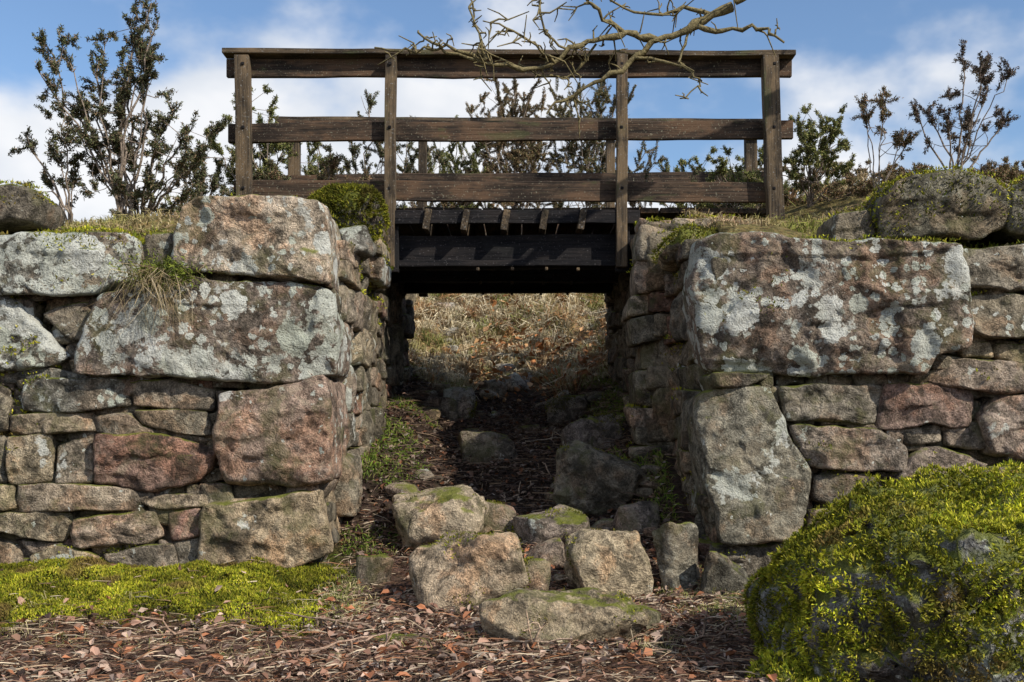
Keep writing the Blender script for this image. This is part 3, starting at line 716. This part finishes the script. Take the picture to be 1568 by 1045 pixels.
bush('gorse_bush',gb(110,D),[sp(u,v,D) for u,v in [(35,205),(60,270),(95,245),(110,270),(130,215)]],3,DG,.9,side=2)
D=9.3
bush('gorse_bush',gb(400,D),[sp(u,v,D) for u,v in [(385,145),(425,165),(360,140),(400,190),(425,215),(350,225),(380,245),(420,255),(440,190),(345,260),(330,215),(370,190),(410,230)]],4,YG,1.6,side=6)
bush('gorse_bush',gb(310,D),[sp(u,v,D) for u,v in [(300,225),(330,250),(315,270),(290,280),(340,290),(280,260)]],14,DG,1.5,side=5)
D=10.8
bush('gorse_bush',gb(480,D),[sp(u,v,D) for u,v in [(470,230),(490,215),(500,250),(455,250),(480,270),(520,260)]],24,YG,1.6,cl=.14,side=6)
bush('gorse_bush',gb(565,D),[sp(u,v,D) for u,v in [(535,180),(560,150),(600,160),(630,175),(580,195),(505,230),(545,235),(600,235),(480,240),(560,262),(625,250),(520,262),(655,225)]],5,DG,1.6,cl=.15,side=8)
D=14.2
bush('gorse_bush',gb(700,D),[sp(u,v,D) for u,v in [(690,190),(670,230),(715,245),(700,265),(650,255),(730,230),(680,270),(710,205),(660,270),(740,265)]],16,YG,1.5,cl=.22,side=8)
bush('gorse_bush',gb(790,D),[sp(u,v,D) for u,v in [(760,130),(790,122),(812,145),(742,165),(770,185),(800,195),(730,195),(830,165),(790,240),(840,220),(770,150),(800,165),(760,215),(815,245),(750,255),(785,145),(820,190)]],6,BG,1.6,cl=.23,side=10)
bush('gorse_bush',gb(900,D+.3),[sp(u,v,D+.3) for u,v in [(850,125),(880,150),(925,135),(960,160),(905,175),(945,200),(870,195),(985,240),(900,225),(850,240),(1005,245),(930,250),(890,130),(915,155),(860,165),(940,165),(895,200)]],7,BG[:2]+DG[:2],1.6,cl=.23,side=10)
bush('gorse_bush',gb(1085,10.5),[sp(u,v,10.5) for u,v in [(1075,240),(1050,255),(1110,250),(1140,262),(1030,262),(1090,270),(1010,265),(1060,275),(1125,275)]],8,YG,1.6,side=5)
bush('gorse_bush',gb(1240,9.8),[sp(u,v,9.8) for u,v in [(1212,200),(1250,185),(1270,205),(1235,215),(1225,245),(1262,245),(1290,262),(1205,255),(1240,200),(1250,230),(1275,235)]],9,YG,1.8,side=6)
bush('gorse_bush',gb(1345,9),[sp(u,v,9) for u,v in [(1322,150),(1345,158),(1318,180),(1375,210),(1390,215),(1335,170)]],10,BG,1.1,rs=.006,side=1)
bush('gorse_bush',gb(1462,8.6),[sp(u,v,8.6) for u,v in [(1412,150),(1440,155),(1472,88),(1508,98),(1525,120),(1492,140),(1532,190),(1470,190),(1500,165),(1435,195),(1480,115)]],11,[(.14,.10,.08),(.16,.12,.10),(.10,.09,.055)],1.1,rs=.009,side=2)
r=random.Random(9)
for k in range(42):
    D=r.uniform(8.7,12.5); u=r.choice([r.uniform(280,560),r.uniform(640,1180),r.uniform(640,1180),r.uniform(1180,1620)]); b=gb(u,D)
    if abs(b[0])<1.3 and D<13: 
        D=r.uniform(13.6,15); b=gb(u,D)
    if b[0]<-1.9 and r.random()<.3: continue
    hs=1.9 if D>13 else (.42 if u>1180 else 1)
    tips=[(b[0]+r.gauss(0,.30),b[1]+r.gauss(0,.25),b[2]+r.uniform(.15,.5)*hs) for _ in range(9)]
    bush('heather_bush',b,tips,50+k,r.choice([BG,BG,YG]) if u>1180 else r.choice([DG,BG,YG]),1.2,cl=(.16 if D>13 else .10) if u<1180 else .07,rs=.006,side=3)

# ------------------------------------------------------------------ tree with the overhanging limb (stands on the right-hand bank)
TREE_Y=6.7
SB=TREE_Y/1681
def bp(pts,dy=0): return [((u-784)*SB,TREE_Y+dy+.10*math.sin(u*.013+v*.02),.9+(654-v)*SB) for u,v in pts]
A=Acc(); BK=(.17,.14,.07)
rb=np.random.default_rng(12)
def limb(P,r0,r1,col=BK,twigs=0,tl=.3):
    Q=smooth_line(P,.045); n=len(Q); Q[1:-1]+=rb.normal(size=(n-2,3))*.010*min(1,r0/.012)
    rad=np.linspace(r0,r1,n)*(1+.2*rb.normal(size=n).clip(-1,1)); tube(A,Q,rad,col,7)
    for _ in range(twigs):
        k=int(rb.integers(2,n-1)); d=rb.normal(size=3)*[1,.5,1]; d/=np.linalg.norm(d); L=tl*rb.uniform(.2,1)
        p1=Q[k]+d*L*.5+rb.normal(size=3)*.02; p2=p1+(d+rb.normal(size=3)*.6)*L*.5
        tube(A,[Q[k],(Q[k]+p1)/2+rb.normal(size=3)*.01,p1,p2],[.0065,.0055,.0045,.003],col,4)
        for _ in range(2):
            if rb.random()<.7:
                p3=p1+(rb.normal(size=3))*L*.25; tube(A,[p1,(p1+p3)/2+.008,p3],[.005,.004,.0028],col,4)
trunk=[(4.7,7.3,float(H([4.7],[7.3])[0])-.2),(4.62,7.3,3.2),(4.5,7.25,4.2),(4.2,7.15,5.0),(3.9,7.1,6.2)]
limb(trunk,.20,.09)
limb([(4.5,7.25,4.2),(3.4,7.0,4.55),(2.3,6.8,4.1),((1125-784)*SB,TREE_Y,.9+652*SB)],.085,.030,twigs=10,tl=.6)
limb([(4.2,7.15,5.0),(4.6,7.5,6.0),(5.4,7.8,6.9)],.07,.02,twigs=14,tl=.9)
limb([(3.9,7.1,6.2),(3.2,7.0,7.0),(2.7,7.3,7.8)],.06,.015,twigs=14,tl=.9)
limb([(3.9,7.1,6.2),(4.3,7.0,7.2),(4.2,6.6,8.2)],.07,.015,twigs=14,tl=.9)
limb(bp([(1125,2),(1095,15),(1060,36),(1010,52),(975,80),(940,108),(900,128),(865,145),(838,168)]),.028,.006,twigs=12,tl=.18)
limb(bp([(1060,36),(1110,42),(1150,42),(1175,60),(1195,74)]),.017,.008,twigs=4,tl=.15)
limb(bp([(1010,52),(960,46),(915,58),(870,74),(850,94),(800,106),(745,98),(690,90),(655,62),(640,46)]),.022,.007,twigs=22,tl=.22)
limb(bp([(745,98),(700,84),(650,80),(610,78),(572,68)]),.011,.005,twigs=10,tl=.15)
limb(bp([(745,98),(733,60),(722,30),(716,-10)]),.010,.005,twigs=10,tl=.2)
limb(bp([(975,80),(1020,90),(1048,100),(1060,120),(1070,133),(1055,145),(1038,157)]),.010,.004,twigs=5,tl=.12)
limb(bp([(870,74),(840,55),(826,28),(822,-10)]),.010,.005,twigs=12,tl=.2)
limb(bp([(850,94),(810,70),(775,50),(740,40)]),.010,.004,twigs=12,tl=.2)
limb(bp([(960,46),(925,25),(900,5),(880,-20)]),.014,.006,twigs=12,tl=.22)
limb(bp([(1095,15),(1050,5),(1000,18),(950,10),(915,-6)]),.014,.006,twigs=12,tl=.22)
limb(bp([(1060,36),(1045,70),(1040,90),(1062,112)]),.009,.004,twigs=3,tl=.14)
limb(bp([(915,58),(880,100),(835,108),(790,100)],.06),.008,.004,twigs=10,tl=.15)
A.build('bare_tree',M_BARK)
def stick(x,y,L,ang,col,r0=.006):
    global A
    A=Acc(); z=float(H([x],[y])[0])+.04; c,s=math.cos(ang),math.sin(ang)
    limb([(x,y,z),(x+c*L*.4,y+s*L*.4,z+.02),(x+c*L,y+s*L,z+.05)],r0,.003,col,5,L*.35); A.build('dead_stick',M_BARK)
for a_ in [(.22,5.6,.3,.4,(.55,.45,.33)),(-.6,4.7,.4,2.9,(.25,.18,.13)),(.7,4.5,.35,.2,(.2,.14,.1)),(-1.6,4.4,.5,.1,(.3,.2,.14)),(-.2,4.3,.45,-.3,(.38,.28,.2)),(-.4,6.4,.4,.6,(.3,.22,.16)),(.4,7.2,.4,2.2,(.3,.22,.16)),(0,6.9,.35,1.2,(.36,.27,.2)),(-.9,4.2,.5,.5,(.32,.22,.16)),(.1,8.3,.5,.3,(.3,.24,.18))]: stick(*a_)

# ------------------------------------------------------------------ sky, sun
EL,AZ=math.radians(38),math.radians(128)  # azimuth clockwise from +Y
w=bpy.data.worlds.new('World'); scene.world=w; w.use_nodes=True; nt=w.node_tree; nt.nodes.clear()
sky=nd(nt,'ShaderNodeTexSky',{'sky_type':'NISHITA','sun_disc':False,'sun_elevation':EL,'sun_rotation':AZ,'air_density':1.,'dust_density':.6,'ozone_density':1.6})
tc=nd(nt,'ShaderNodeTexCoord').outputs['Generated']
mp=nd(nt,'ShaderNodeVectorMath',{'operation':'MULTIPLY_ADD'},{0:tc,1:(1.,1.,1.5),2:(.62,.2,.33)}).outputs[0]
cn=noi(nt,mp,3.6,6,.50,.0)
zz=nd(nt,'ShaderNodeSeparateXYZ',None,{0:tc})
cv=mth(nt,'ADD',cn,mr(nt,zz.outputs[2],.10,.36,.21,-.05))
cv=mth(nt,'ADD',cv,mr(nt,zz.outputs[0],-.2,.4,.05,-.02))
cf=mr(nt,cv,.47,.61)
cc=mix(nt,mr(nt,noi(nt,mp,7,4,.5),.35,.65),(8.6,9.1,9.9),(11.4,11.4,11.5))
colr=mix(nt,mth(nt,'MULTIPLY',cf,.95),mix(nt,1.,sky.outputs[0],(1.45,1.6,1.75),'MULTIPLY'),cc)
bg=nd(nt,'ShaderNodeBackground',None,{'Color':colr,'Strength':.088})
o=nd(nt,'ShaderNodeOutputWorld'); nt.links.new(bg.outputs[0],o.inputs[0])
sl=bpy.data.lights.new('sun','SUN'); sl.energy=5.; sl.angle=math.radians(.5); sl.color=(1,.92,.79)
so=bpy.data.objects.new('sun',sl); scene.collection.objects.link(so)
ts=Vector((math.sin(AZ)*math.cos(EL),math.cos(AZ)*math.cos(EL),math.sin(EL)))
so.rotation_euler=ts.to_track_quat('Z','Y').to_euler(); so.location=(8,-4,9)

# ------------------------------------------------------------------ camera
cam=bpy.data.cameras.new('camera'); co_=bpy.data.objects.new('camera',cam); scene.collection.objects.link(co_)
cam.sensor_width=36; cam.lens=38.6; cam.shift_y=.084; cam.clip_end=3000; cam.clip_start=.05
co_.location=(0,0,.9); co_.rotation_euler=(math.radians(90),0,0)
scene.camera=co_
